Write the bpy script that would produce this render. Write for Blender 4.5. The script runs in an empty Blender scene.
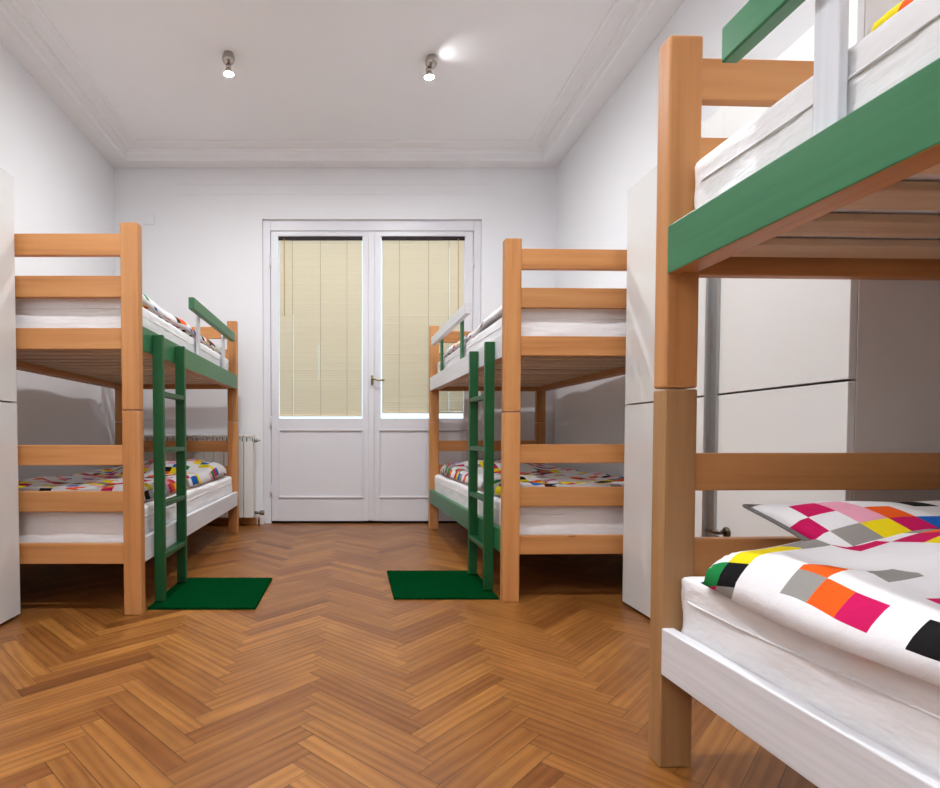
import bpy, bmesh, math, random
from mathutils import Vector, Matrix, noise
random.seed(7)
C = bpy.context.scene.collection
PI = math.pi

# ------------------------------------------------------------------ materials
def srgb(r, g, b):
    f = lambda c: (c/255)/12.92 if c/255 <= 0.04045 else (((c/255)+0.055)/1.055)**2.4
    return (f(r), f(g), f(b), 1)

class NT:
    def __init__(s, name):
        s.m = bpy.data.materials.new(name); s.m.use_nodes = True
        s.t = s.m.node_tree; s.b = s.t.nodes['Principled BSDF']
    def n(s, kind, **kw):
        nd = s.t.nodes.new(kind)
        for k, v in kw.items():
            if k.startswith('i_'): nd.inputs[k[2:].replace('_', ' ')].default_value = v
            else: setattr(nd, k, v)
        return nd
    def l(s, a, b): s.t.links.new(a, b)
    def math(s, op, a, b=None, c=None):
        nd = s.n('ShaderNodeMath', operation=op)
        for i, v in enumerate((a, b, c)):
            if v is None: continue
            if hasattr(v, 'links'): s.l(v, nd.inputs[i])
            else: nd.inputs[i].default_value = v
        return nd.outputs[0]
    def mix(s, fac, a, b, mode='MIX'):
        nd = s.n('ShaderNodeMix', data_type='RGBA', blend_type=mode)
        for i, v in ((0, fac), (6, a), (7, b)):
            if hasattr(v, 'links'): s.l(v, nd.inputs[i])
            else: nd.inputs[i].default_value = v
        return nd.outputs[2]
    def noise(s, vec, scale, detail=3, rough=0.5):
        nd = s.n('ShaderNodeTexNoise'); nd.inputs['Scale'].default_value = scale
        nd.inputs['Detail'].default_value = detail; nd.inputs['Roughness'].default_value = rough
        if vec is not None: s.l(vec, nd.inputs['Vector'])
        return nd.outputs['Fac']
    def mapping(s, vec, scale=(1,1,1), rot=(0,0,0), loc=(0,0,0)):
        nd = s.n('ShaderNodeMapping'); nd.inputs['Scale'].default_value = scale
        nd.inputs['Rotation'].default_value = rot; nd.inputs['Location'].default_value = loc
        s.l(vec, nd.inputs['Vector']); return nd.outputs[0]
    def ramp(s, fac, stops, interp='LINEAR'):
        nd = s.n('ShaderNodeValToRGB'); cr = nd.color_ramp; cr.interpolation = interp
        while len(cr.elements) < len(stops): cr.elements.new(0.5)
        for e, (p, c) in zip(cr.elements, stops): e.position = p; e.color = c
        s.l(fac, nd.inputs[0]); return nd.outputs[0]
    def bump(s, h, strength=0.2, dist=0.01):
        nd = s.n('ShaderNodeBump'); nd.inputs['Strength'].default_value = strength
        nd.inputs['Distance'].default_value = dist; s.l(h, nd.inputs['Height'])
        s.l(nd.outputs[0], s.b.inputs['Normal'])
    def base(s, c):
        if hasattr(c, 'links'): s.l(c, s.b.inputs['Base Color'])
        else: s.b.inputs['Base Color'].default_value = c
    def set(s, rough=0.5, metal=0.0, spec=0.5):
        s.b.inputs['Roughness'].default_value = rough; s.b.inputs['Metallic'].default_value = metal
        s.b.inputs['Specular IOR Level'].default_value = spec
    def obj(s): return s.n('ShaderNodeTexCoord').outputs['Object']

def plain(name, col, rough=0.5, metal=0.0, spec=0.5, vary=0.04, scale=9, bump=0.0):
    t = NT(name); v = t.obj(); n = t.noise(v, scale, 4)
    dark = tuple(c*(1-2*vary) for c in col[:3])+(1,)
    lite = tuple(min(1, c*(1+vary)) for c in col[:3])+(1,)
    t.base(t.mix(n, dark, lite)); t.set(rough, metal, spec)
    if bump: t.bump(t.noise(v, scale*12, 3), bump, 0.002)
    return t.m

def wood(name, axis, c0, c1, c2, knots=True, rough=0.42):
    """natural beech with grain along one axis of the part"""
    t = NT(name); v = t.obj()
    inf = t.n('ShaderNodeObjectInfo').outputs['Random']
    off = t.n('ShaderNodeCombineXYZ'); 
    t.l(t.math('MULTIPLY', inf, 13.7), off.inputs[0]); t.l(t.math('MULTIPLY', inf, 31.1), off.inputs[1]); t.l(t.math('MULTIPLY', inf, 7.3), off.inputs[2])
    add = t.n('ShaderNodeVectorMath', operation='ADD'); t.l(v, add.inputs[0]); t.l(off.outputs[0], add.inputs[1])
    sc = [38, 38, 38]; sc[axis] = 1.6
    g = t.mapping(add.outputs[0], tuple(sc))
    fine = t.noise(g, 1.0, 6, 0.62)
    sc2 = [9, 9, 9]; sc2[axis] = 0.8
    broad = t.noise(t.mapping(add.outputs[0], tuple(sc2)), 1.0, 2, 0.5)
    f = t.math('ADD', t.math('MULTIPLY', fine, 0.6), t.math('MULTIPLY', broad, 0.5))
    col = t.ramp(f, [(0.28, c0), (0.52, c1), (0.8, c2)])
    hv = t.n('ShaderNodeHueSaturation'); t.l(col, hv.inputs['Color'])
    t.l(t.math('ADD', 0.9, t.math('MULTIPLY', inf, 0.2)), hv.inputs['Value'])
    col = hv.outputs[0]
    if knots:
        sk = [5, 5, 5]; sk[axis] = 2.2
        vo = t.n('ShaderNodeTexVoronoi'); t.l(t.mapping(add.outputs[0], tuple(sk)), vo.inputs['Vector']); vo.inputs['Scale'].default_value = 1.0
        k = t.math('LESS_THAN', vo.outputs['Distance'], 0.075)
        sel = t.n('ShaderNodeSeparateColor'); t.l(vo.outputs['Color'], sel.inputs[0])
        k = t.math('MULTIPLY', k, t.math('GREATER_THAN', sel.outputs[0], 0.4))
        col = t.mix(t.math('MULTIPLY', k, 0.55), col, tuple(c*0.35 for c in c0[:3])+(1,))
    t.base(col); t.set(rough, 0, 0.4); t.bump(fine, 0.08, 0.002)
    return t.m

BE = (srgb(160,98,50), srgb(194,133,78), srgb(210,153,98))
W = [wood('beech_wood_'+'xyz'[i], i, *BE) for i in range(3)]
OAK = [wood('oak_wood_'+'xyz'[i], i, srgb(140,98,60), srgb(172,128,84), srgb(192,150,104), knots=False) for i in range(3)]
SL = wood('slat_pine', 0, srgb(190,156,122), srgb(222,194,162), srgb(234,212,182), rough=0.6)

def paint(name, col, axis, rough=0.38):
    t = NT(name); v = t.obj(); sc = [70, 70, 70]; sc[axis] = 2
    n = t.noise(t.mapping(v, tuple(sc)), 1.0, 4, 0.6)
    t.base(t.mix(n, tuple(c*0.8 for c in col[:3])+(1,), tuple(min(1, c*1.15) for c in col[:3])+(1,)))
    t.set(rough, 0, 0.4); t.bump(n, 0.18, 0.002); return t.m
GREEN = paint('green_paint', srgb(52,116,74), 1)
GREENL = paint('ladder_green_shaded', srgb(24,84,44), 2, 0.42)  # darker than the rail green: the ladder's shade is put into the colour
WHITEP = paint('white_paint', srgb(226,226,230), 1)
GREENB = paint('baluster_green_paint', srgb(50,112,72), 2)
WHITEB = paint('baluster_white_paint', srgb(226,228,234), 2)

WALL = plain('wall_plaster', srgb(238,238,240), 0.9, 0, 0.2, 0.012, 3, 0.05)
CEIL = plain('ceiling_plaster', srgb(240,239,239), 0.9, 0, 0.2, 0.012, 3)
DOORW = plain('door_enamel', srgb(228,227,231), 0.35, 0, 0.5, 0.012, 4)
WARD = plain('wardrobe_laminate', srgb(226,226,224), 0.16, 0, 0.5, 0.008, 3)
WARDSIDE = plain('wardrobe_side_laminate', srgb(214,208,203), 0.4, 0, 0.4, 0.01, 3)
ALU = plain('brushed_aluminium', srgb(176,178,178), 0.38, 1.0, 0.5, 0.03, 30)
CHROME = plain('satin_nickel', srgb(178,172,164), 0.25, 1.0, 0.5, 0.03, 30)
DARKM = plain('dark_bronze', srgb(92,82,70), 0.3, 1.0, 0.5, 0.05, 30)
BLACK = plain('dark_gap', srgb(16,14,13), 0.7, 0, 0.3, 0.02)
BRASS = plain('aged_brass', srgb(150,140,110), 0.3, 1.0, 0.5, 0.04, 30)
RAD = plain('radiator_enamel', srgb(232,230,226), 0.35, 0, 0.5, 0.01)
RADGRILL = plain('radiator_grille_grey', srgb(120,122,120), 0.5, 0, 0.5, 0.02)
HEADR = plain('blind_headrail_brown', srgb(40,24,24), 0.55, 0, 0.3, 0.05)
CORD = plain('blind_cord', srgb(150,132,96), 0.7, 0, 0.3, 0.02)
WAND = plain('blind_wand', srgb(205,160,95), 0.3, 0, 0.5, 0.02)
BASEB = W[0]

def slat_material():
    t = NT('blind_slat_cream'); t.base(srgb(246,236,212)); t.set(0.45, 0, 0.4)
    tr = t.n('ShaderNodeBsdfTranslucent'); tr.inputs[0].default_value = srgb(250,230,198)
    mx = t.n('ShaderNodeMixShader'); mx.inputs[0].default_value = 0.38
    t.l(t.b.outputs[0], mx.inputs[1]); t.l(tr.outputs[0], mx.inputs[2])
    t.l(mx.outputs[0], t.t.nodes['Material Output'].inputs['Surface']); return t.m
SLAT = slat_material()

def glass_material():
    t = NT('window_glass')
    tr = t.n('ShaderNodeBsdfTransparent'); tr.inputs[0].default_value = (0.94, 0.97, 0.98, 1)
    gl = t.n('ShaderNodeBsdfGlossy'); gl.inputs['Roughness'].default_value = 0.02
    fr = t.n('ShaderNodeFresnel'); fr.inputs[0].default_value = 1.45
    mx = t.n('ShaderNodeMixShader'); t.l(fr.outputs[0], mx.inputs[0])
    t.l(tr.outputs[0], mx.inputs[1]); t.l(gl.outputs[0], mx.inputs[2])
    t.l(mx.outputs[0], t.t.nodes['Material Output'].inputs['Surface']); return t.m
GLASS = glass_material()

def sheet_material():
    t = NT('white_cotton_sheet'); v = t.obj()
    n = t.noise(v, 6, 4); t.base(t.mix(n, srgb(234,232,233), srgb(245,243,244))); t.set(0.85, 0, 0.2)
    t.b.inputs['Sheen Weight'].default_value = 0.15
    a = t.noise(t.mapping(v, (5, 9, 22), (0.35, 0.5, 0.2)), 1.0, 3, 0.55)
    b = t.noise(v, 420, 1)
    t.bump(t.math('ADD', a, t.math('MULTIPLY', b, 0.01)), 0.55, 0.014); return t.m
SHEET = sheet_material()

def diamond_material(name, cell=0.066, seed=0.0, dens=0.5):
    """white cotton printed with scattered coloured diamonds"""
    t = NT(name); uv = t.n('ShaderNodeUVMap'); uv.uv_map = 'UVMap'
    v = t.mapping(uv.outputs[0], (1/cell, 1/cell, 1), (0, 0, 0), (seed, seed*0.7, 0))
    fl = t.n('ShaderNodeVectorMath', operation='FLOOR'); t.l(v, fl.inputs[0])
    wn = t.n('ShaderNodeTexWhiteNoise', noise_dimensions='2D'); t.l(fl.outputs[0], wn.inputs['Vector'])
    w2 = t.n('ShaderNodeVectorMath', operation='ADD'); t.l(fl.outputs[0], w2.inputs[0]); w2.inputs[1].default_value = (91.3, 17.7, 0)
    wb = t.n('ShaderNodeTexWhiteNoise', noise_dimensions='2D'); t.l(w2.outputs[0], wb.inputs['Vector'])
    cl = t.noise(fl.outputs[0], 0.28, 1)                      # clusters of diamonds
    thr = t.math('MULTIPLY_ADD', cl, 2.2, dens-1.1)
    on = t.math('LESS_THAN', wb.outputs['Value'], thr)
    M_, Y_, O_, K_, G_, B_, E_, P_ = (srgb(200,16,90), srgb(238,214,18), srgb(236,92,22), srgb(18,16,18), srgb(150,146,142), srgb(18,96,186), srgb(26,132,66), srgb(236,164,186))
    pal = [M_, Y_, O_, M_, K_, Y_, G_, B_, M_, G_, Y_, E_, O_, K_, P_]
    col = t.ramp(wn.outputs['Value'], [(i/len(pal), c) for i, c in enumerate(pal)], 'CONSTANT')
    o = t.obj()
    t.base(t.mix(on, srgb(234,232,234), col)); t.set(0.85, 0, 0.2)
    t.bump(t.noise(o, 14, 4, 0.55), 0.35, 0.012); return t.m
DUV = diamond_material('diamond_print_cotton', 0.052, 12.4, 0.36)
DUV2 = diamond_material('diamond_print_cotton_small', 0.052, 31.0, 0.45)
DUV4 = diamond_material('diamond_print_cotton_sparse', 0.052, 83.0, 0.16)
DUV3 = diamond_material('diamond_print_cotton_pillow', 0.052, 57.0, 0.66)
HEM = plain('grey_hem', srgb(118,114,114), 0.85, 0, 0.2, 0.03)

def mat_material():
    t = NT('green_turf_mat'); v = t.obj()
    n = t.noise(v, 260, 2); m2 = t.noise(v, 7, 3)
    c = t.mix(n, srgb(2,40,16), srgb(6,78,36)); c = t.mix(t.math('MULTIPLY', m2, 0.5), c, srgb(3,50,22))
    t.base(c); t.set(1.0, 0, 0.0); t.bump(n, 0.9, 0.006); return t.m
MATM = mat_material()

PL, PWD = 0.399, 0.057
def floor_material():
    t = NT('herringbone_parquet')
    uv = t.n('ShaderNodeUVMap'); uv.uv_map = 'UVMap'
    at = t.n('ShaderNodeAttribute'); at.attribute_name = 'plank'; r = at.outputs['Fac']
    sp = t.n('ShaderNodeSeparateXYZ'); t.l(uv.outputs[0], sp.inputs[0])
    u, v = sp.outputs[0], sp.outputs[1]
    cb = t.n('ShaderNodeCombineXYZ'); t.l(u, cb.inputs[0]); t.l(v, cb.inputs[1]); t.l(t.math('MULTIPLY', r, 57.0), cb.inputs[2])
    fine = t.noise(t.mapping(cb.outputs[0], (4, 210, 1)), 1.0, 4, 0.6)
    broad = t.noise(t.mapping(cb.outputs[0], (4, 13, 1)), 1.0, 3, 0.55)
    # cathedral growth rings: distorted bands
    ww = t.n('ShaderNodeTexWave', wave_type='BANDS', bands_direction='Y', wave_profile='SIN')
    t.l(t.mapping(cb.outputs[0], (1.6, 11, 1)), ww.inputs['Vector']); ww.inputs['Scale'].default_value = 1.0
    ww.inputs['Distortion'].default_value = 11.0; ww.inputs['Detail'].default_value = 2.0; ww.inputs['Detail Scale'].default_value = 0.7
    g = t.math('ADD', t.math('ADD', t.math('MULTIPLY', fine, 0.42), t.math('MULTIPLY', broad, 0.4)), t.math('MULTIPLY', ww.outputs['Fac'], 0.18))
    col = t.ramp(g, [(0.22, srgb(120,74,34)), (0.5, srgb(162,108,52)), (0.8, srgb(186,134,72))])
    tint = t.ramp(r, [(0.0, (0.42,0.33,0.26,1)), (0.06, (0.60,0.48,0.40,1)), (0.35, (0.72,0.64,0.56,1)), (0.7, (0.84,0.78,0.70,1)), (1.0, (1.02,0.98,0.9,1))])
    col = t.mix(1.0, col, tint, 'MULTIPLY')
    o = t.obj(); dirt = t.noise(o, 2.3, 5, 0.6)
    col = t.mix(t.math('MULTIPLY', t.ramp(dirt, [(0.45, (0,0,0,1)), (0.75, (1,1,1,1))]), 0.5), col, srgb(112,62,34))
    # joints
    d1 = t.math('MINIMUM', u, t.math('SUBTRACT', PL, u)); d2 = t.math('MINIMUM', v, t.math('SUBTRACT', PWD, v))
    d = t.math('MINIMUM', d1, d2)
    jw = t.math('MULTIPLY_ADD', t.noise(o, 5.0, 3), 0.0022, -0.0002)
    j = t.math('LESS_THAN', d, jw)
    col = t.mix(t.math('MULTIPLY', j, 0.75), col, srgb(50,28,14))
    t.base(col); t.set(0.3, 0, 0.45)
    rr = t.math('MULTIPLY_ADD', fine, 0.12, 0.24); t.l(t.math('ADD', rr, t.math('MULTIPLY', dirt, 0.1)), t.b.inputs['Roughness'])
    t.bump(t.math('SUBTRACT', t.math('MULTIPLY', fine, 0.25), j), 0.12, 0.002)
    return t.m

# ------------------------------------------------------------------ mesh helpers
def box(bm, x0, x1, y0, y1, z0, z1, bev=0.0, seg=2):
    if x0 > x1: x0, x1 = x1, x0
    if y0 > y1: y0, y1 = y1, y0
    r = bmesh.ops.create_cube(bm, size=1.0)
    for v in r['verts']:
        v.co = Vector(((x0+x1)/2+v.co.x*(x1-x0), (y0+y1)/2+v.co.y*(y1-y0), (z0+z1)/2+v.co.z*(z1-z0)))
    if bev:
        es = list({e for v in r['verts'] for e in v.link_edges})
        bmesh.ops.bevel(bm, geom=es, offset=bev, segments=seg, profile=0.5, affect='EDGES')
def cyl(bm, p, q, r, seg=12, r2=None):
    p, q = Vector(p), Vector(q); d = q-p
    M = Matrix.Translation((p+q)/2) @ d.to_track_quat('Z', 'Y').to_matrix().to_4x4()
    bmesh.ops.create_cone(bm, cap_ends=True, segments=seg, radius1=r, radius2=r if r2 is None else r2, depth=d.length, matrix=M)
def sph(bm, c, r, u=16, v=10, sc=(1,1,1)):
    M = Matrix.Translation(c) @ Matrix.Diagonal((r*sc[0], r*sc[1], r*sc[2], 1))
    bmesh.ops.create_uvsphere(bm, u_segments=u, v_segments=v, radius=1.0, matrix=M)
def tube(bm, pts, r, seg=8, closed=False):
    rings = []; n = len(pts); pts = [Vector(p) for p in pts]
    for i, p in enumerate(pts):
        a = pts[(i-1) % n] if (closed or i) else p; b = pts[(i+1) % n] if (closed or i < n-1) else p
        d = (b-a).normalized(); up = Vector((0,0,1)) if abs(d.z) < 0.9 else Vector((1,0,0))
        s = d.cross(up).normalized(); t = s.cross(d)
        rings.append([bm.verts.new(p+s*math.cos(k*2*PI/seg)*r+t*math.sin(k*2*PI/seg)*r) for k in range(seg)])
    m = n if closed else n-1
    for i in range(m):
        A, B = rings[i], rings[(i+1) % n]
        for k in range(seg): bm.faces.new((A[k], A[(k+1) % seg], B[(k+1) % seg], B[k]))
    if not closed: bm.faces.new(rings[0][::-1]); bm.faces.new(rings[-1])
def obj(name, bm, mat, parent=None, smooth=False, label=None):
    bmesh.ops.recalc_face_normals(bm, faces=bm.faces[:])
    me = bpy.data.meshes.new(name); bm.to_mesh(me); bm.free()
    me.materials.append(mat)
    if smooth:
        for p in me.polygons: p.use_smooth = True
    o = bpy.data.objects.new(name, me); C.objects.link(o)
    if parent: o.parent = parent
    if label: o['label'] = label
    return o
def boxo(name, dims, mat, parent=None, bev=0.0, label=None):
    bm = bmesh.new(); box(bm, *dims, bev=bev); return obj(name, bm, mat, parent, label=label)
def thing(name, label, cat, loc=(0,0,0), rz=0, group=None):
    o = bpy.data.objects.new(name, None); C.objects.link(o); o.empty_display_size = 0.1
    o.location = loc; o.rotation_euler = (0, 0, rz); return tag(o, label, cat, group)
def tag(o, label, cat, group=None):
    o['label'] = label; o['category'] = cat
    if group: o['group'] = group
    return o
def struct(o): o['kind'] = 'structure'; return o

# ------------------------------------------------------------------ room shell
XL, XR, YB, YF, H = -1.97, 1.69, -2.1, 4.69, 3.02
YD = 4.728                                     # face of the french door
OX0, OX1, OZ = -0.745, 1.075, 2.54             # opening in the far wall

def herringbone():
    bm = bmesh.new(); uvl = bm.loops.layers.uv.new('UVMap'); pl = bm.verts.layers.float.new('plank')
    n = int(round(PL/PWD)); rng = random.Random(3)
    c, s = math.cos(PI/4), math.sin(PI/4); ox, oy = -0.095+0.282, 1.82
    R = 12
    for i in range(-90, 90):
        for k in range(-R, R):
            # unit grid of the classic herringbone: one horizontal and one vertical plank per step
            for vert in (0, 1):
                gx = i + k*n*1.0; gy = i - k*n*1.0
                if vert == 0: a0, b0, a1, b1 = gx, gy, gx+n, gy+1
                else:         a0, b0, a1, b1 = gx+n, gy-n+1, gx+n+1, gy+1
                cx, cy = (a0+a1)/2*PWD, (b0+b1)/2*PWD
                X = c*cx - s*cy + ox; Y = s*cx + c*cy + oy
                if not (XL-0.5 < X < XR+0.5 and YB-0.5 < Y < YF+0.6): continue
                rv = rng.random(); fl = rng.random() < 0.5
                vs = []
                for (a, b) in ((a0,b0),(a1,b0),(a1,b1),(a0,b1)):
                    px, py = a*PWD, b*PWD
                    v = bm.verts.new((c*px-s*py+ox, s*px+c*py+oy, 0)); v[pl] = rv; vs.append(v)
                f = bm.faces.new(vs)
                uvs = [(0,0),(PL,0),(PL,PWD),(0,PWD)] if vert == 0 else [(0,0),(0,PWD),(PL,PWD),(PL,0)]
                if vert: uvs = [(0,PWD),(0,0),(PL,0),(PL,PWD)]
                for l, q in zip(f.loops, uvs): l[uvl].uv = q
    for co, no in (((XL,0,0),(-1,0,0)), ((XR,0,0),(1,0,0)), ((0,YB,0),(0,-1,0)), ((0,YD+0.03,0),(0,1,0))):
        bmesh.ops.bisect_plane(bm, geom=bm.verts[:]+bm.edges[:]+bm.faces[:], plane_co=co, plane_no=no, clear_outer=True)
    for f in bm.faces:
        if f.normal.z < 0: f.normal_flip()
    me = bpy.data.meshes.new('floor'); bm.to_mesh(me); bm.free(); me.materials.append(floor_material())
    o = bpy.data.objects.new('floor', me); C.objects.link(o); return struct(o)
herringbone()
T = 0.2
struct(boxo('wall_left', (XL-T, XL, YB-T, YF+T, -0.1, H+0.1), WALL))
struct(boxo('wall_right', (XR, XR+T, YB-T, YF+T, -0.1, H+0.1), WALL))
struct(boxo('wall_back', (XL, XR, YB-T, YB, -0.1, H+0.1), WALL))
bm = bmesh.new()
box(bm, XL, OX0, YF, YF+T, -0.1, H+0.1); box(bm, OX1, XR, YF, YF+T, -0.1, H+0.1); box(bm, OX0, OX1, YF, YF+T, OZ, H+0.1)
struct(obj('wall_front', bm, WALL))
struct(boxo('ceiling', (XL, XR, YB, YF, H, H+0.1), CEIL))
# cornice: a cove and stepped band swept round the room, mitred at the corners
def sweep(name, prof, mat):
    bm = bmesh.new(); rings = []
    for (sx, sy) in ((0,0),(1,0),(1,1),(0,1)):
        rings.append([bm.verts.new(((XR-d) if sx else (XL+d), (YF-d) if sy else (YB+d), z)) for d, z in prof])
    n = len(prof)
    for i in range(4):
        A, B = rings[i], rings[(i+1) % 4]
        for k in range(n): bm.faces.new((A[k], A[(k+1) % n], B[(k+1) % n], B[k]))
    return struct(obj(name, bm, mat))
prof = [(0.0, 2.957), (0.12, 2.947), (0.162, 2.936), (0.172, 2.942), (0.172, 2.984), (0.182, 2.996), (0.196, 3.0), (0.2, H), (0.0, H)]
sweep('trim_1', prof, CEIL)
sweep('trim_2', [(0.285, H), (0.285, H-0.008), (0.293, H-0.012), (0.305, H-0.012), (0.312, H-0.008), (0.312, H)], CEIL)
for nm, z in (('trim_3', 2.748), ('trim_6', 2.826)): struct(boxo(nm, (-1.45, 1.2, YF-0.004, YF, z-0.006, z), WALL, bev=0.0015))
# baseboards
struct(boxo('baseboard_front', (XL+0.02, OX0-0.055, YF-0.02, YF, 0, 0.06), BASEB, bev=0.004))
bm = bmesh.new(); box(bm, OX1+0.055, XR-0.02, YF-0.02, YF, 0, 0.06, 0.004); struct(obj('baseboard_front_right', bm, BASEB))
struct(boxo('baseboard_left', (XL, XL+0.02, YB+0.02, YF, 0, 0.06), W[1], bev=0.004))
struct(boxo('baseboard_right', (XR-0.02, XR, YB+0.02, YF, 0, 0.06), W[1], bev=0.004))

# ------------------------------------------------------------------ french door
fr = bmesh.new()
Y0, Y1 = YD-0.008, YD+0.09
box(fr, OX0, -0.684, Y0, Y1, 0, OZ, 0.004); box(fr, 1.016, OX1, Y0, Y1, 0, OZ, 0.004); box(fr, -0.684, 1.016, Y0, Y1, 2.455, OZ, 0.004)
struct(obj('trim_4', fr, DOORW))
struct(boxo('trim_5', (-0.684, 1.016, YD+0.02, YD+0.09, 0, 0.02), BLACK))
def leaf(name, x0, x1, gx0, gx1, px0, px1, hinge_x):
    y0, y1 = YD, YD+0.05; gz0, gz1 = 0.89, 2.413; zb, zt = 0.022, 2.452
    bm = bmesh.new()
    box(bm, x0, gx0, y0, y1, zb, zt, 0.003); box(bm, gx1, x1, y0, y1, zb, zt, 0.003)
    box(bm, gx0, gx1, y0, y1, gz1, zt); box(bm, gx0, gx1, y0, y1, zb, 0.2)
    box(bm, gx0, gx1, y0, y1, 0.81, gz0); box(bm, gx0, gx1, y0+0.004, y1, 0.2, 0.81)
    o = struct(obj(name, bm, DOORW))
    boxo('pane', (gx0, gx1, y0+0.036, y0+0.041, gz0, gz1), GLASS, o)
    bm = bmesh.new(); w = 0.016
    for a in ((px0, px1, 0.217, 0.217+w), (px0, px1, 0.801-w, 0.801), (px0, px0+w, 0.217+w, 0.801-w), (px1-w, px1, 0.217+w, 0.801-w)):
        box(bm, a[0], a[1], y0-0.008, y0+0.006, a[2], a[3], 0.003)
    obj('panel_moulding', bm, DOORW, o)
    for z in (0.28, 0.86, 2.2):
        bm = bmesh.new(); cyl(bm, (hinge_x, y0-0.012, z-0.05), (hinge_x, y0-0.012, z+0.05), 0.008, 10); obj('hinge', bm, DOORW, o, True)
    return o
dl = leaf('door_1', -0.680, 0.143, -0.619, 0.088, -0.625, 0.097, -0.684)
dr = leaf('door_2', 0.147, 1.012, 0.242, 0.944, 0.219, 0.97, 1.016)
bm = bmesh.new(); box(bm, 0.136, 0.186, YD-0.014, YD-0.0005, 0.03, 2.45, 0.004); obj('astragal', bm, DOORW, dr)
bm = bmesh.new()
box(bm, 0.158, 0.178, YD-0.02, YD-0.0145, 1.17, 1.25, 0.002)
cyl(bm, (0.168, YD-0.02, 1.213), (0.168, YD-0.055, 1.213), 0.009, 12)
tube(bm, [(0.165, YD-0.052, 1.216), (0.19, YD-0.055, 1.214), (0.22, YD-0.056, 1.208), (0.25, YD-0.054, 1.207), (0.268, YD-0.05, 1.207)], 0.0085, 10)
obj('lever_handle', bm, BRASS, dr, True)

# ------------------------------------------------------------------ venetian blinds
def blind(x0, x1, zbot, label, cords, bright, wand_left, skew=0.0):
    t = thing('venetian_blind', label, 'blind', ((x0+x1)/2, YD+0.018, zbot), 0, 'venetian blinds on the balcony door')
    cx = (x0+x1)/2; hw = (x1-x0)/2; top = 2.41-zbot
    boxo('headrail', (-hw-0.004, hw+0.004, -0.014, 0.012, top-0.028, top), HEADR, t, bev=0.002)
    bm = bmesh.new(); pitch = 0.0212; n = int((top-0.040)/pitch)+1; rng = random.Random(int(x0*100))
    for i in range(n):
        z = 0.022+i*pitch; ang = math.radians(61 + rng.uniform(-3, 3)); wd = 0.0126
        dz = skew*(1-i/n)
        segs = []; a = -hw
        for (gx, w, z0, z1) in bright:
            if z0 <= z <= z1: segs.append((a, gx-0.00175)); a = gx+0.00175
        segs.append((a, hw))
        for (a, b) in segs:
            q = []
            for j in range(5):                      # gently crowned slat section
                u = -1+j/2; off = 0.0016*(1-u*u)
                yy = math.cos(ang)*wd*u - math.sin(ang)*off; zz = math.sin(ang)*wd*u + math.cos(ang)*off
                q.append((bm.verts.new((a, -yy, z+zz+dz*(a+hw))), bm.verts.new((b, -yy, z+zz+dz*(b+hw)))))
            for j in range(4): bm.faces.new((q[j][0], q[j][1], q[j+1][1], q[j+1][0]))
            if b < hw:                              # bridges above and below the punched cord hole
                w = 0.0035
                r = [(bm.verts.new(v1.co), bm.verts.new(v1.co+Vector((w, 0, 0)))) for v0, v1 in q]
                for j in (0, 3): bm.faces.new((r[j][0], r[j][1], r[j+1][1], r[j+1][0]))
    obj('slat_panel', bm, SLAT, t, True)
    boxo('bottom_rail', (-hw, hw, -0.009, 0.009, 0, 0.014), SLAT, t, bev=0.003)
    for c in cords:
        bm = bmesh.new(); cyl(bm, (c, -0.0145, 0.012), (c, -0.0145, top-0.026), 0.0014, 6); obj('cord', bm, CORD, t)
    bm = bmesh.new(); wx = -hw+0.045 if wand_left else hw-0.05
    cyl(bm, (wx, -0.018, top-0.63), (wx, -0.018, top-0.02), 0.003, 8); cyl(bm, (wx, -0.018, top-0.66), (wx, -0.018, top-0.63), 0.0045, 8, 0.003)
    obj('wand', bm, WAND, t, True)
    return t
blind(-0.613, 0.083, 0.906, 'cream venetian blind over the glass of the left balcony door leaf', (-0.235, 0.0, 0.222),
      ((-0.232, 0.003, 0.02, 0.85), (-0.015, 0.003, 0.3, 0.6), (0.222, 0.004, 0.75, 1.30)), True)
blind(0.252, 0.940, 0.932, 'cream venetian blind on the right balcony door leaf, partly behind the right bunk', (-0.2, 0.045, 0.215),
      ((0.222, 0.004, 0.0, 1.40),), False, 0.008)

# ------------------------------------------------------------------ radiator
t = thing('radiator', 'white sectional radiator on the wall behind the left bunk bed', 'radiator', (-1.29, 4.60, 0.075))
ns, sw = 12, 0.081
for i in range(ns):
    x = -0.486+i*sw
    bm = bmesh.new()
    box(bm, x+0.002, x+sw-0.002, -0.05, -0.034, 0, 0.62, 0.005)       # front plate
    box(bm, x+0.002, x+sw-0.002, 0.03, 0.045, 0, 0.62, 0.004)
    box(bm, x+0.03, x+sw-0.03, -0.036, 0.032, 0.02, 0.66, 0.003)      # web
    box(bm, x+0.002, x+sw-0.002, -0.048, 0.045, 0.655, 0.679, 0.008)  # crowned top
    for k in range(3): box(bm, x+0.008+k*0.024, x+0.02+k*0.024, -0.046, -0.03, 0.615, 0.66, 0.002)
    s = obj('section', bm, RAD, t)
    boxo('grille', (x+0.006, x+sw-0.006, -0.03, -0.026, 0.622, 0.654), RADGRILL, s)
bm = bmesh.new(); cyl(bm, (0.486, 0, 0.63), (0.51, 0, 0.63), 0.016, 12); cyl(bm, (0.51, 0, 0.63), (0.535, 0, 0.63), 0.01, 12, 0.006); obj('bleed_valve', bm, CHROME, t, True)
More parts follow.
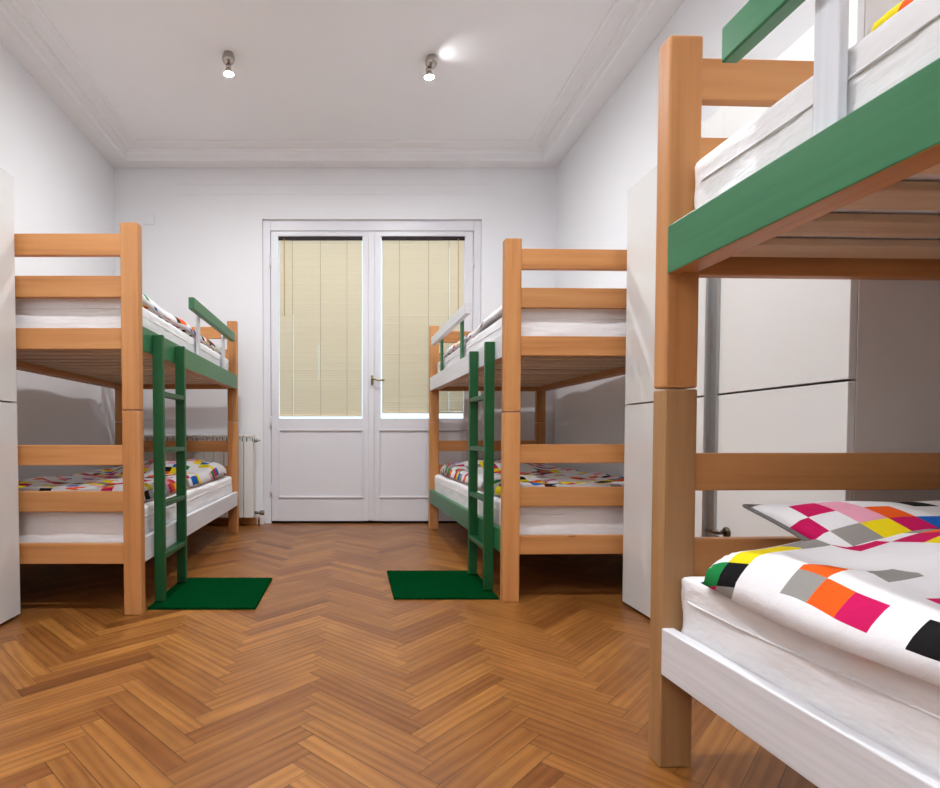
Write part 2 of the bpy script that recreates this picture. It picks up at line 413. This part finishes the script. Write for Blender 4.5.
bm = bmesh.new(); cyl(bm, (0.486, 0, 0.035), (0.545, 0, 0.035), 0.012, 12); cyl(bm, (0.535, 0, 0.035), (0.565, 0, 0.035), 0.021, 12); cyl(bm, (0.52, 0, 0.035), (0.52, 0, -0.075), 0.009, 10); obj('valve', bm, CHROME, t, True)
for bx in (-0.3, 0.3): boxo('wall_bracket', (bx-0.02, bx+0.02, 0.045, 0.084, 0.5, 0.53), RAD, t)

# junction box cover high on the far wall
bm = bmesh.new(); box(bm, -0.045, 0.045, -0.006, 0, -0.04, 0.04, 0.006, 3); o = obj('junction_box_cover', bm, WALL); o.location = (-1.68, YF, 2.53)
tag(o, 'white square junction box cover high on the far wall beside the corner', 'wall plate')

# ------------------------------------------------------------------ bunk beds
L, BW, PW, PD, PH, JZ = 1.96, 0.93, 0.074, 0.047, 1.613, 0.849
def bunk(label, loc, rz, s, up_mat, lo_mat, up_name, lo_name, guard, g_board, g_post, ladder=None, lower_wood=W, gmats=None):
    t = thing('bunk_bed', label, 'bunk bed', loc, rz, 'wooden bunk beds')
    X = lambda a, b: (min(s*a, s*b), max(s*a, s*b))
    for (a, b) in ((0, PW), (BW-PW, BW)):
        for y in (0, L):
            boxo('post', (*X(a, b), y, y+PD, 0, JZ-0.0015), lower_wood[2], t, bev=0.004)
            boxo('post', (*X(a, b), y, y+PD, JZ+0.0015, PH), W[2], t, bev=0.005)
    for y in (0.009, L+0.009):
        for (z0, z1) in ((0.212,0.297), (0.428,0.514), (0.622,0.706), (1.10,1.187), (1.312,1.40), (1.482,1.571)):
            boxo('end_rail', (*X(PW-0.004, BW-PW+0.004), y, y+0.027, z0, z1), W[0], t, bev=0.003)
    for z0, m, lab in ((0.212, lo_mat, lo_name), (1.098, up_mat, up_name)):
        for (a, b) in ((0.001, 0.029), (BW-0.029, BW-0.001)):
            r = boxo('side_rail', (*X(a, b), PD-0.002, L+0.002, z0, z0+0.105), m if a < 0.1 else W[1], t, bev=0.003, label=(lab+' painted side rail on the aisle side') if a < 0.1 else None)
            r.data.materials.append(W[1])
            for p in r.data.polygons:
                if p.normal.z < -0.9: p.material_index = 1     # bare wood underneath
        for (a, b) in ((0.029, 0.066), (BW-0.066, BW-0.029)):
            boxo('ledger', (*X(a, b), PD+0.002, L-0.002, z0+0.004, z0+0.036), W[1], t, bev=0.002)
        for k in range(15):
            y = PD+0.03+k*0.1285
            boxo('slat', (*X(0.034, BW-0.034), y, y+0.075, z0+0.036, z0+0.052), SL, t, bev=0.002)
    gm, pm = gmats
    bm = bmesh.new(); box(bm, *X(-0.004, 0.0285), g_board[0], g_board[1], 1.442, 1.507, 0.004)
    g = obj('guard_rail', bm, gm, t, label=guard+' painted guard rail')
    for y in g_post: boxo('baluster', (*X(0.0292, 0.0455), y, y+0.046, 1.151, 1.49), pm, g, bev=0.003)
    if ladder is not None:
        y0, y1 = ladder; bm = bmesh.new()
        for y in (y0, y1): box(bm, *X(-0.046, -0.0005), y, y+0.026, 0.0125, 1.185, 0.003)
        ld = obj('ladder', bm, GREENL, t, label='green ladder with shade put into its colour')
        for z in (0.21, 0.44, 0.68, 0.93): boxo('rung', (*X(-0.044, -0.004), y0+0.024, y1+0.002, z-0.011, z+0.011), GREENL, ld, bev=0.003)
    return t
b0, b1, b2 = ((-0.872, 2.301), 0.0009), ((0.674, 2.483), 0.030), ((0.6885+0.0374*L, 1.236-L), 0.0374)
bunk('beech bunk bed at left with green upper rail, white lower rail and green ladder', (*b0[0], 0), b0[1], -1, GREEN, WHITEP, 'green', 'white',
     'green', (0.80, 1.875), (1.0, 1.65), (0.15, 0.465), gmats=(GREEN, WHITEB))
bunk('beech bunk bed right of the balcony door with white upper rail and green lower rail', (*b1[0], 0), b1[1], 1, WHITEP, GREEN, 'white', 'green',
     'white', (0.735, 1.875), (0.98, 1.64), (0.15, 0.45), gmats=(WHITEP, GREENB))
bunk('beech bunk bed in the right foreground with green upper rail and no ladder', (*b2[0], 0), b2[1], 1, GREEN, WHITEP, 'green', 'white',
     'green', (L-1.40, L-0.165), (L-1.15, L-0.378), None, lower_wood=OAK, gmats=(GREEN, WHITEB))

# ------------------------------------------------------------------ bedding
def soft_box(w, l, h, r, nx, ny, nz, disp):
    """rounded box (0..w, 0..l, 0..h) with a fine grid, pushed by disp(p, n)"""
    bm = bmesh.new(); vm = {}
    def vert(i, j, k):
        key = (i, j, k)
        if key not in vm:
            p = Vector((i/nx*w, j/ny*l, k/nz*h))
            q = Vector((min(max(p.x, r), w-r), min(max(p.y, r), l-r), min(max(p.z, r), h-r)))
            d = p-q; nn = d.normalized() if d.length > 1e-6 else Vector((0,0,1))
            p = q+nn*r if d.length > 1e-6 else p
            vm[key] = bm.verts.new(p+nn*disp(p, nn))
        return vm[key]
    for i in range(nx):
        for j in range(ny):
            for k in (0, nz): bm.faces.new((vert(i,j,k), vert(i+1,j,k), vert(i+1,j+1,k), vert(i,j+1,k)))
    for i in range(nx):
        for k in range(nz):
            for j in (0, ny): bm.faces.new((vert(i,j,k), vert(i+1,j,k), vert(i+1,j,k+1), vert(i,j,k+1)))
    for j in range(ny):
        for k in range(nz):
            for i in (0, nx): bm.faces.new((vert(i,j,k), vert(i,j+1,k), vert(i,j+1,k+1), vert(i,j,k+1)))
    return bm
MX0, MX1, MY0, MY1 = 0.034, BW-0.034, PD+0.005, L-0.004
def mattress(bed, s, z, h, label, seed, MX0=0.034, r=0.022, MY1=L-0.004):
    (x, y), rz = bed
    w, l = MX1-MX0, MY1-MY0
    def disp(p, n):
        side = 1-abs(n.z)
        q = Vector((p.x*3.0+seed, p.y*3.0, p.z*9+p.y*2.5-p.x*3))
        a = noise.noise(q)*0.006 + (1-abs(noise.noise(q*1.7+Vector((3,1,7)))))**6*0.006
        return (a*0.7 - 0.004)*side + ((0.0015*noise.noise(p*4) - 0.004) if n.z > 0.5 else (-0.002 if n.z < -0.5 else 0))
    bm = soft_box(w, l, h, r, 34, 70, 12, disp)
    for v in bm.verts:
        v.co.x = s*(MX0+v.co.x); v.co.y += MY0
    o = obj('mattress', bm, SHEET, None, True); o.location = (x, y, z); o.rotation_euler = (0, 0, rz)
    tag(o, label, 'mattress', 'white mattresses on the bunks')
    zt = h-0.055; r = 0.05; pts = []
    x0, x1, y0, y1 = MX0+0.001, MX1-0.001, MY0+0.001, MY1-0.001
    for (cx, cy, a0) in ((x1-r, y1-r, 0), (x0+r, y1-r, 90), (x0+r, y0+r, 180), (x1-r, y0+r, 270)):
        for k in range(7):
            a = math.radians(a0+k*15); pts.append((s*(cx+r*math.cos(a)), cy+r*math.sin(a), zt))
    fine = []
    for i in range(len(pts)):
        A, B = Vector(pts[i]), Vector(pts[(i+1) % len(pts)]); n = max(1, int((B-A).length/0.05))
        for k in range(n):
            p = A.lerp(B, k/n); p.z += 0.008*noise.noise(Vector((p.x*2+seed, p.y*2, 0))); fine.append(p)
    bm = bmesh.new(); tube(bm, fine, 0.0023, 6, True); obj('piping', bm, SHEET, o, True)
    return o
ZU, ZL, HM = 1.151, 0.265, 0.178
mattress(b0, -1, ZU, HM, 'white sheeted mattress on the upper tier of the left bunk', 1, 0.053)
mattress(b0, -1, ZL, HM, 'white sheeted mattress on the lower tier of the left bunk', 5)
mattress(b1, 1, ZU, HM, 'white sheeted mattress on the upper tier of the bunk right of the door', 9, 0.053)
mattress(b1, 1, ZL, HM, 'white sheeted mattress on the lower tier of the bunk right of the door', 13)
mattress(b2, 1, ZU, 0.190, 'white sheeted mattress on the upper tier of the foreground bunk', 17, 0.0475, 0.012, L-0.003)
mattress(b2, 1, ZL, HM, 'white sheeted mattress on the lower tier of the foreground bunk', 21, 0.031, 0.016)

EL = 0.25
def duvet(bed, s, z, x0, x1, y0, y1, th, label, seed, mat, mounds=(), amp=0.012, edge=0.05, curl=0.0, nx=60, ny=110, skirt=0.0):
    """puffed quilt; mounds = (x, y, rx, ry, height) in bed coordinates"""
    (bx, by), rz = bed
    bm = bmesh.new(); uvl = bm.loops.layers.uv.new('UVMap')
    top, bot, uvs = {}, {}, {}
    w, l = x1-x0, y1-y0
    for i in range(nx+1):
        for j in range(ny+1):
            u, v = -1+2*i/nx, -1+2*j/ny
            u = math.copysign(abs(u)**0.8, u); v = math.copysign(abs(v)**0.9, v)
            px = (x0+x1)/2+u*w/2*(1-0.02*v**8); py = (y0+y1)/2+v*l/2*(1-0.012*u**8)
            q = Vector((px*2.2+seed, py*2.2, seed))
            rim = max(abs(u), abs(v))
            px += 0.02*noise.noise(q*1.3)*rim; py += 0.02*noise.noise(q*1.3+Vector((9,2,5)))*rim
            d = min((1-abs(u))*w/2, (1-abs(v))*l/2)
            e = math.sqrt(max(0, 1-(1-min(d/edge, 1))**2))
            big = noise.noise(q)*amp + noise.noise(q*2.3)*amp*0.55
            fold = (1-abs(noise.noise(Vector((px*4+py*2.0+seed, py*3-px*2, seed)))))**5*amp*0.9
            puff = th*(1+0.25*math.exp(-((d-edge*1.1)/0.06)**2))
            h = puff + big + fold - amp*0.3
            lift = 0.0
            for (mx, my, rx, ry, mh) in mounds:
                g = ((px-mx)/rx)**2+((py-my)/ry)**2; lift += mh*math.exp(-g*g)
            sag = 0.0
            if skirt: sag = skirt*max(0, (MX0+0.02-px))/0.05
            zt = max(0.006, h)*e + lift*e + th*EL*(1-e) - sag
            zb = 0.001 + th*EL*(1-e) - sag + lift*e
            top[i,j] = bm.verts.new((s*px, py, zt)); uvs[top[i,j]] = (u*w/2+seed, v*l/2)
            if i in (0, nx) or j in (0, ny): bot[i,j] = top[i,j]
            else: bot[i,j] = bm.verts.new((s*px, py, min(zb, zt-0.001))); uvs[bot[i,j]] = (u*w/2+seed+5.3, v*l/2)
    # print follows the cloth: measure arc length outward from the middle
    ci, cj = nx//2, ny//2; AU, AV = {}, {}
    for j in range(ny+1):
        AU[ci,j] = 0.0
        for st in (1, -1):
            i = ci
            while 0 <= i+st <= nx:
                AU[i+st,j] = AU[i,j]+st*(top[i+st,j].co-top[i,j].co).length; i += st
    for i in range(nx+1):
        AV[i,cj] = 0.0
        for st in (1, -1):
            j = cj
            while 0 <= j+st <= ny:
                AV[i,j+st] = AV[i,j]+st*(top[i,j+st].co-top[i,j].co).length; j += st
    for k, v in top.items(): uvs[v] = (AU[k]+seed, AV[k])
    for i in range(nx):
        for j in range(ny):
            for g in (top, bot):
                q = (g[i,j], g[i+1,j], g[i+1,j+1], g[i,j+1])
                try: f = bm.faces.new(q)
                except ValueError: continue
                for lp in f.loops: lp[uvl].uv = uvs[lp.vert]
    o = obj('duvet', bm, mat, None, True); o.location = (bx, by, z); o.rotation_euler = (0, 0, rz)
    return tag(o, label, 'duvet', 'diamond print duvets on the bunks')

def pillow(bed, s, loc, rot, w, l, h, label, seed, mat):
    (bx, by), rz = bed
    bm = bmesh.new(); uvl = bm.loops.layers.uv.new('UVMap'); uvs = {}; n = 36; top, bot = {}, {}
    for i in range(n+1):
        for j in range(n+1):
            u, v = -1+2*i/n, -1+2*j/n
            # the seams draw in between the pointed corners
            px = u*w/2*(1-0.07*(1-v*v)); py = v*l/2*(1-0.07*(1-u*u))
            e = ((1-u**4)*(1-v**4))**0.5 * (0.72+0.28*(1-u*u)*(1-v*v))
            q = Vector((px*5+seed, py*5, seed)); nz = noise.noise(q)*0.012*e
            top[i,j] = bm.verts.new((px, py, h/2*e+nz)); uvs[top[i,j]] = (px+seed, py)
            if i in (0, n) or j in (0, n): bot[i,j] = top[i,j]
            else: bot[i,j] = bm.verts.new((px, py, -h/2*e*0.8)); uvs[bot[i,j]] = (px+seed+3, py)
    for i in range(n):
        for j in range(n):
            for g in (top, bot):
                f = bm.faces.new((g[i,j], g[i+1,j], g[i+1,j+1], g[i,j+1]))
                for lp in f.loops: lp[uvl].uv = uvs[lp.vert]
    o = obj('pillow', bm, mat, None, True)
    M = Matrix.Translation((bx, by, 0)) @ Matrix.Rotation(rz, 4, 'Z')
    o.location = M @ Vector((s*loc[0], loc[1], loc[2])); o.rotation_euler = (rot[0], rot[1], rot[2]+rz)
    bm = bmesh.new(); pts = []
    for k in range(4*n):
        sd, tt = divmod(k, n); a = -1+2*tt/n
        u, v = ((a,-1),(1,a),(-a,1),(-1,-a))[sd]
        pts.append((u*w/2*(1-0.07*(1-v*v)), v*l/2*(1-0.07*(1-u*u)), 0))
    tube(bm, pts, 0.004, 6, True); obj('hem', bm, HEM, o, True, label='grey hem')
    return tag(o, label, 'pillow', 'diamond print pillows on the bunks')
TU, TL = ZU+HM-0.003, ZL+HM-0.003
duvet(b2, 1, TL, 0.004, 0.90, 0.15, L-0.085, 0.062, 'white duvet with large coloured diamonds on the lower tier of the foreground bunk', 3.1, DUV,
      mounds=((0.56, L-0.34, 0.42, 0.26, 0.085),), amp=0.014, edge=0.06, nx=80, ny=150, skirt=0.016)
pillow(b2, 1, (0.515, L-0.235, TL+0.082), (math.radians(20), 0, 0), 0.72, 0.42, 0.12, 'diamond print pillow propped against the far end of the foreground lower bed', 4.0, DUV3)
duvet(b2, 1, TU+0.012, 0.085, 0.88, 0.2, L-0.35, 0.04, 'white duvet with coloured diamonds on the upper tier of the foreground bunk', 8.3, DUV2, amp=0.012)
duvet(b0, -1, TL, 0.05, 0.89, 0.07, L-0.10, 0.062, 'white duvet with small coloured diamonds on the lower tier of the left bunk', 11.7, DUV2,
      mounds=((0.42, 1.60, 0.34, 0.24, 0.075),), amp=0.014, edge=0.045)
duvet(b0, -1, TU, 0.06, 0.88, 0.06, L-0.10, 0.058, 'thin white duvet with coloured diamonds on the upper tier of the left bunk', 15.2, DUV2, amp=0.008)
duvet(b1, 1, TL, 0.05, 0.89, 0.07, L-0.08, 0.062, 'white diamond print duvet on the lower tier of the bunk right of the door', 19.6, DUV2,
      mounds=((0.42, 1.6, 0.34, 0.24, 0.06),), amp=0.014, edge=0.045)
duvet(b1, 1, TU, 0.06, 0.88, 0.06, L-0.10, 0.048, 'thin diamond print duvet on the upper tier of the bunk right of the door', 23.4, DUV4, ((0.2, 0.3, 0.25, 0.4, 0.022),), amp=0.010)

# ------------------------------------------------------------------ mats
def mat(x0, x1, y0, y1, rz, label):
    bm = bmesh.new(); n = 60
    g = {}
    for i in range(n+1):
        for j in range(n+1):
            x, y = x0+(x1-x0)*i/n, y0+(y1-y0)*j/n
            g[i,j] = bm.verts.new((x-(x0+x1)/2, y-(y0+y1)/2, 0.0095+0.002*noise.noise(Vector((x*180, y*180, 0)))))
    for i in range(n):
        for j in range(n): bm.faces.new((g[i,j], g[i+1,j], g[i+1,j+1], g[i,j+1]))
    es = [e for e in bm.edges if e.is_boundary]
    r = bmesh.ops.extrude_edge_only(bm, edges=es)
    for v in r['geom']:
        if isinstance(v, bmesh.types.BMVert): v.co.z = 0.0
    o = obj('floor_mat', bm, MATM); o.location = ((x0+x1)/2, (y0+y1)/2, 0.0005); o.rotation_euler = (0, 0, rz)
    return tag(o, label, 'mat', 'green floor mats at the ladders')
mat(-0.874, -0.414, 2.375, 2.88, 0, 'dark green turf mat on the parquet at the foot of the left bunk ladder')
mat(0.19, 0.666, 2.523, 3.033, 0, 'green turf mat on the parquet at the foot of the right bunk ladder')

# ------------------------------------------------------------------ wardrobes
def wardrobe(label, xf, xb, y0, y1, s, lever, HW=1.81):
    """xf = front face x, xb = back; s = -1 when the doors face -x"""
    t = thing('wardrobe', label, 'wardrobe', ((xf+xb)/2, (y0+y1)/2, 0))
    ox, oy = (xf+xb)/2, (y0+y1)/2; f, b = xf-ox, xb-ox; a, e = y0-oy, y1-oy
    inn = f - s*0.020
    bm = bmesh.new()
    box(bm, inn, b, a, a+0.018, 0.0, HW); box(bm, inn, b, e-0.018, e, 0.0, HW)
    box(bm, inn, b, a+0.018, e-0.018, HW-0.018, HW); box(bm, inn, b, a+0.018, e-0.018, 0.05, 0.068)
    box(bm, b-s*-0.006, b, a+0.018, e-0.018, 0.068, HW-0.018); box(bm, inn - s*0.02, inn - s*0.035, a+0.018, e-0.018, 0.0, 0.05)
    obj('body', bm, WARDSIDE, t)
    m0, m1 = 1.833-oy if lever else 0.0, 1.903-oy if lever else 0.004
    mids = ((a+0.001, (m0 if lever else -0.002)), ((m1 if lever else 0.002), e-0.001))
    for (q0, q1) in mids:
        d = bmesh.new()
        box(d, f, inn-s*-0.002, q0, q1, 0.012, 0.876, 0.0015); box(d, f, inn-s*-0.002, q0, q1, 0.882, HW-0.002, 0.0015)
        o = obj('door', d, WARD, t)
    if lever:
        bm = bmesh.new(); box(bm, f+s*0.010, inn, m0-0.002, m0+0.042, 0.012, 1.5, 0.002); box(bm, f+s*0.022, f, m0+0.03, m0+0.042, 0.012, 1.5, 0.002)
        boxo('filler_panel', (f, inn, m0, m1-0.002, 1.502, HW-0.002), WARD, t)
        obj('edge_profile', bm, ALU, t)
        boxo('gap', (f-s*0.004, inn, m0+0.043, m1-0.001, 0.012, 1.5), BLACK, t)
        bm = bmesh.new(); ly, lz = m0-0.055, 0.436
        cyl(bm, (f, ly, lz), (f+s*0.006, ly, lz), 0.017, 20); cyl(bm, (f+s*0.006, ly, lz), (f+s*0.032, ly, lz), 0.007, 12)
        tube(bm, [(f+s*0.03, ly-0.002, lz), (f+s*0.034, ly+0.02, lz+0.001), (f+s*0.034, ly+0.05, lz)], 0.0065, 10)
        cyl(bm, (f, ly+0.045, lz-0.028), (f+s*0.008, ly+0.045, lz-0.028), 0.011, 16)
        obj('lever_handle', bm, DARKM, t, True)
    return t
wardrobe('white wardrobe between the right bunk and the foreground bunk', 1.197, 1.664, 1.354, 2.462, -1, True)
wardrobe('white wardrobe at the left edge in front of the left bunk', -1.367, -1.945, 1.18, 2.29, 1, False, 1.79)

# ------------------------------------------------------------------ ceiling lamps
def bulb_material(name, power, r):
    t = NT(name); t.base((1, 1, 1, 1))
    t.b.inputs['Emission Color'].default_value = (0.93, 0.965, 1.0, 1)
    t.b.inputs['Emission Strength'].default_value = power/(4*PI*PI*r*r); return t.m
BD = 0.5
def lamp(x, y, label, tilt, power, grp='ceiling spot lamps'):
    t = thing('ceiling_lamp', label, 'ceiling lamp', (x, y, H-0.135), 0, grp)
    zc = 0.135
    bm = bmesh.new(); sph(bm, (0, 0, zc-0.03), 0.038, 20, 12); cyl(bm, (0, 0, zc-0.012), (0, 0, zc), 0.03, 20); obj('canopy', bm, CHROME, t, True)
    a = Vector((tilt, 0, zc-0.066)); b = Vector((tilt*0.6, 0, zc-0.088))
    bm = bmesh.new(); cyl(bm, (0, 0, zc-0.06), a, 0.007, 10); obj('arm', bm, CHROME, t, True)
    bm = bmesh.new(); cyl(bm, a, b, 0.014, 16, 0.017); obj('socket', bm, CHROME, t, True)
    bm = bmesh.new(); cz = zc-0.112; rr = 0.025; cx = tilt*0.5; rings = []
    for (r_, z_) in ((0.012, zc-0.087), (0.022, zc-0.1), (0.0285, cz-0.011), (0.0270, cz-0.011), (0.0262, cz), (0.0205, zc-0.1), (0.001, zc-0.098)):
        rings.append([bm.verts.new((cx+r_*math.cos(k*PI/12), r_*math.sin(k*PI/12), z_)) for k in range(24)])
    for A, B in zip(rings, rings[1:]):
        for k in range(24): bm.faces.new((A[k], A[(k+1) % 24], B[(k+1) % 24], B[k]))
    bm.faces.new(rings[0]); bm.faces.new(rings[-1][::-1]); obj('reflector', bm, CHROME, t, True)
    bm = bmesh.new(); sph(bm, (cx, 0, cz), rr, 20, 10, (1, 1, BD))
    bmesh.ops.bisect_plane(bm, geom=bm.verts[:]+bm.edges[:]+bm.faces[:], plane_co=(0,0,cz), plane_no=(0,0,1), clear_outer=True)
    obj('bulb', bm, bulb_material('bulb_glow', power*3, rr), t, True)
    return t
P1, P2, P3 = 28, 37, 195
lamp(-0.737, 3.40, 'nickel ceiling lamp with a lit bulb, left of the two', 0.0, P1)
lamp(0.476, 3.43, 'nickel ceiling lamp with a lit bulb, right of the two', -0.022, P1)
lamp(-0.737, 1.25, 'nickel ceiling lamp above the frame on the left, nearer the camera', 0.0, P2)
lamp(0.476, 1.25, 'nickel ceiling lamp above the frame on the right, nearer the camera', 0.0, P2)

# small spot light added beside the right lamp to throw a ceiling glint
ld = bpy.data.lights.new('added_glint_spot', 'SPOT'); ld.energy = 0.75; ld.spot_size = math.radians(95); ld.spot_blend = 1.0; ld.shadow_soft_size = 0.01
ld.color = (0.95, 0.97, 1.0)
lo = bpy.data.objects.new('added_glint_spot', ld); C.objects.link(lo); lo.location = (0.50, 3.42, 2.915)
lo.rotation_euler = (Vector((0.62, 3.38, 3.02))-Vector(lo.location)).to_track_quat('-Z', 'Y').to_euler()
# unseen uplighter added in the rear corner to brighten the ceiling
t = thing('fill_uplighter', 'unseen uplighter added in the rear left corner to brighten the ceiling', 'added fill light', (-1.3, -1.5, 0))
bm = bmesh.new(); cyl(bm, (0,0,0.0), (0,0,0.02), 0.14, 32); obj('base', bm, CHROME, t)
bm = bmesh.new(); cyl(bm, (0,0,0.02), (0,0,1.72), 0.012, 16); obj('pole', bm, CHROME, t, True)
bm = bmesh.new(); rings = []
for r_, z_ in ((0.02, 1.72), (0.10, 1.75), (0.15, 1.80), (0.17, 1.87), (0.165, 1.87), (0.145, 1.805), (0.098, 1.757), (0.02, 1.735)):
    rings.append([bm.verts.new((r_*math.cos(k*PI/16), r_*math.sin(k*PI/16), z_)) for k in range(32)])
for A, B in zip(rings, rings[1:]):
    for k in range(32): bm.faces.new((A[k], A[(k+1) % 32], B[(k+1) % 32], B[k]))
bm.faces.new(rings[0][::-1]); bm.faces.new(rings[-1]); obj('shade', bm, CHROME, t, True)
bm = bmesh.new(); sph(bm, (0, 0, 1.775), 0.035, 16, 10); obj('bulb', bm, bulb_material('fill_uplighter_glow', P3, 0.035), t, True)

# ------------------------------------------------------------------ daylight, camera, view
w = bpy.data.worlds.new('World'); bpy.context.scene.world = w; w.use_nodes = True
bg = w.node_tree.nodes['Background']; bg.inputs[0].default_value = (0.72, 0.88, 1.0, 1); bg.inputs[1].default_value = 1.8

cam = bpy.data.cameras.new('camera'); co = bpy.data.objects.new('camera', cam); C.objects.link(co)
co.location = (0, 0, 0.745); co.rotation_euler = (PI/2-0.0278, 0, 0)
cam.sensor_fit = 'HORIZONTAL'; cam.sensor_width = 36; cam.lens = 36*559.8/940
cam.shift_x = (470-352.1)/940; cam.shift_y = (451.2-394)/940; cam.clip_start = 0.02
sc = bpy.context.scene; sc.camera = co
sc.view_settings.view_transform = 'Standard'; sc.view_settings.look = 'None'
sc.view_settings.exposure = 0.14; sc.view_settings.gamma = 1.0; sc.view_settings.use_curve_mapping = False
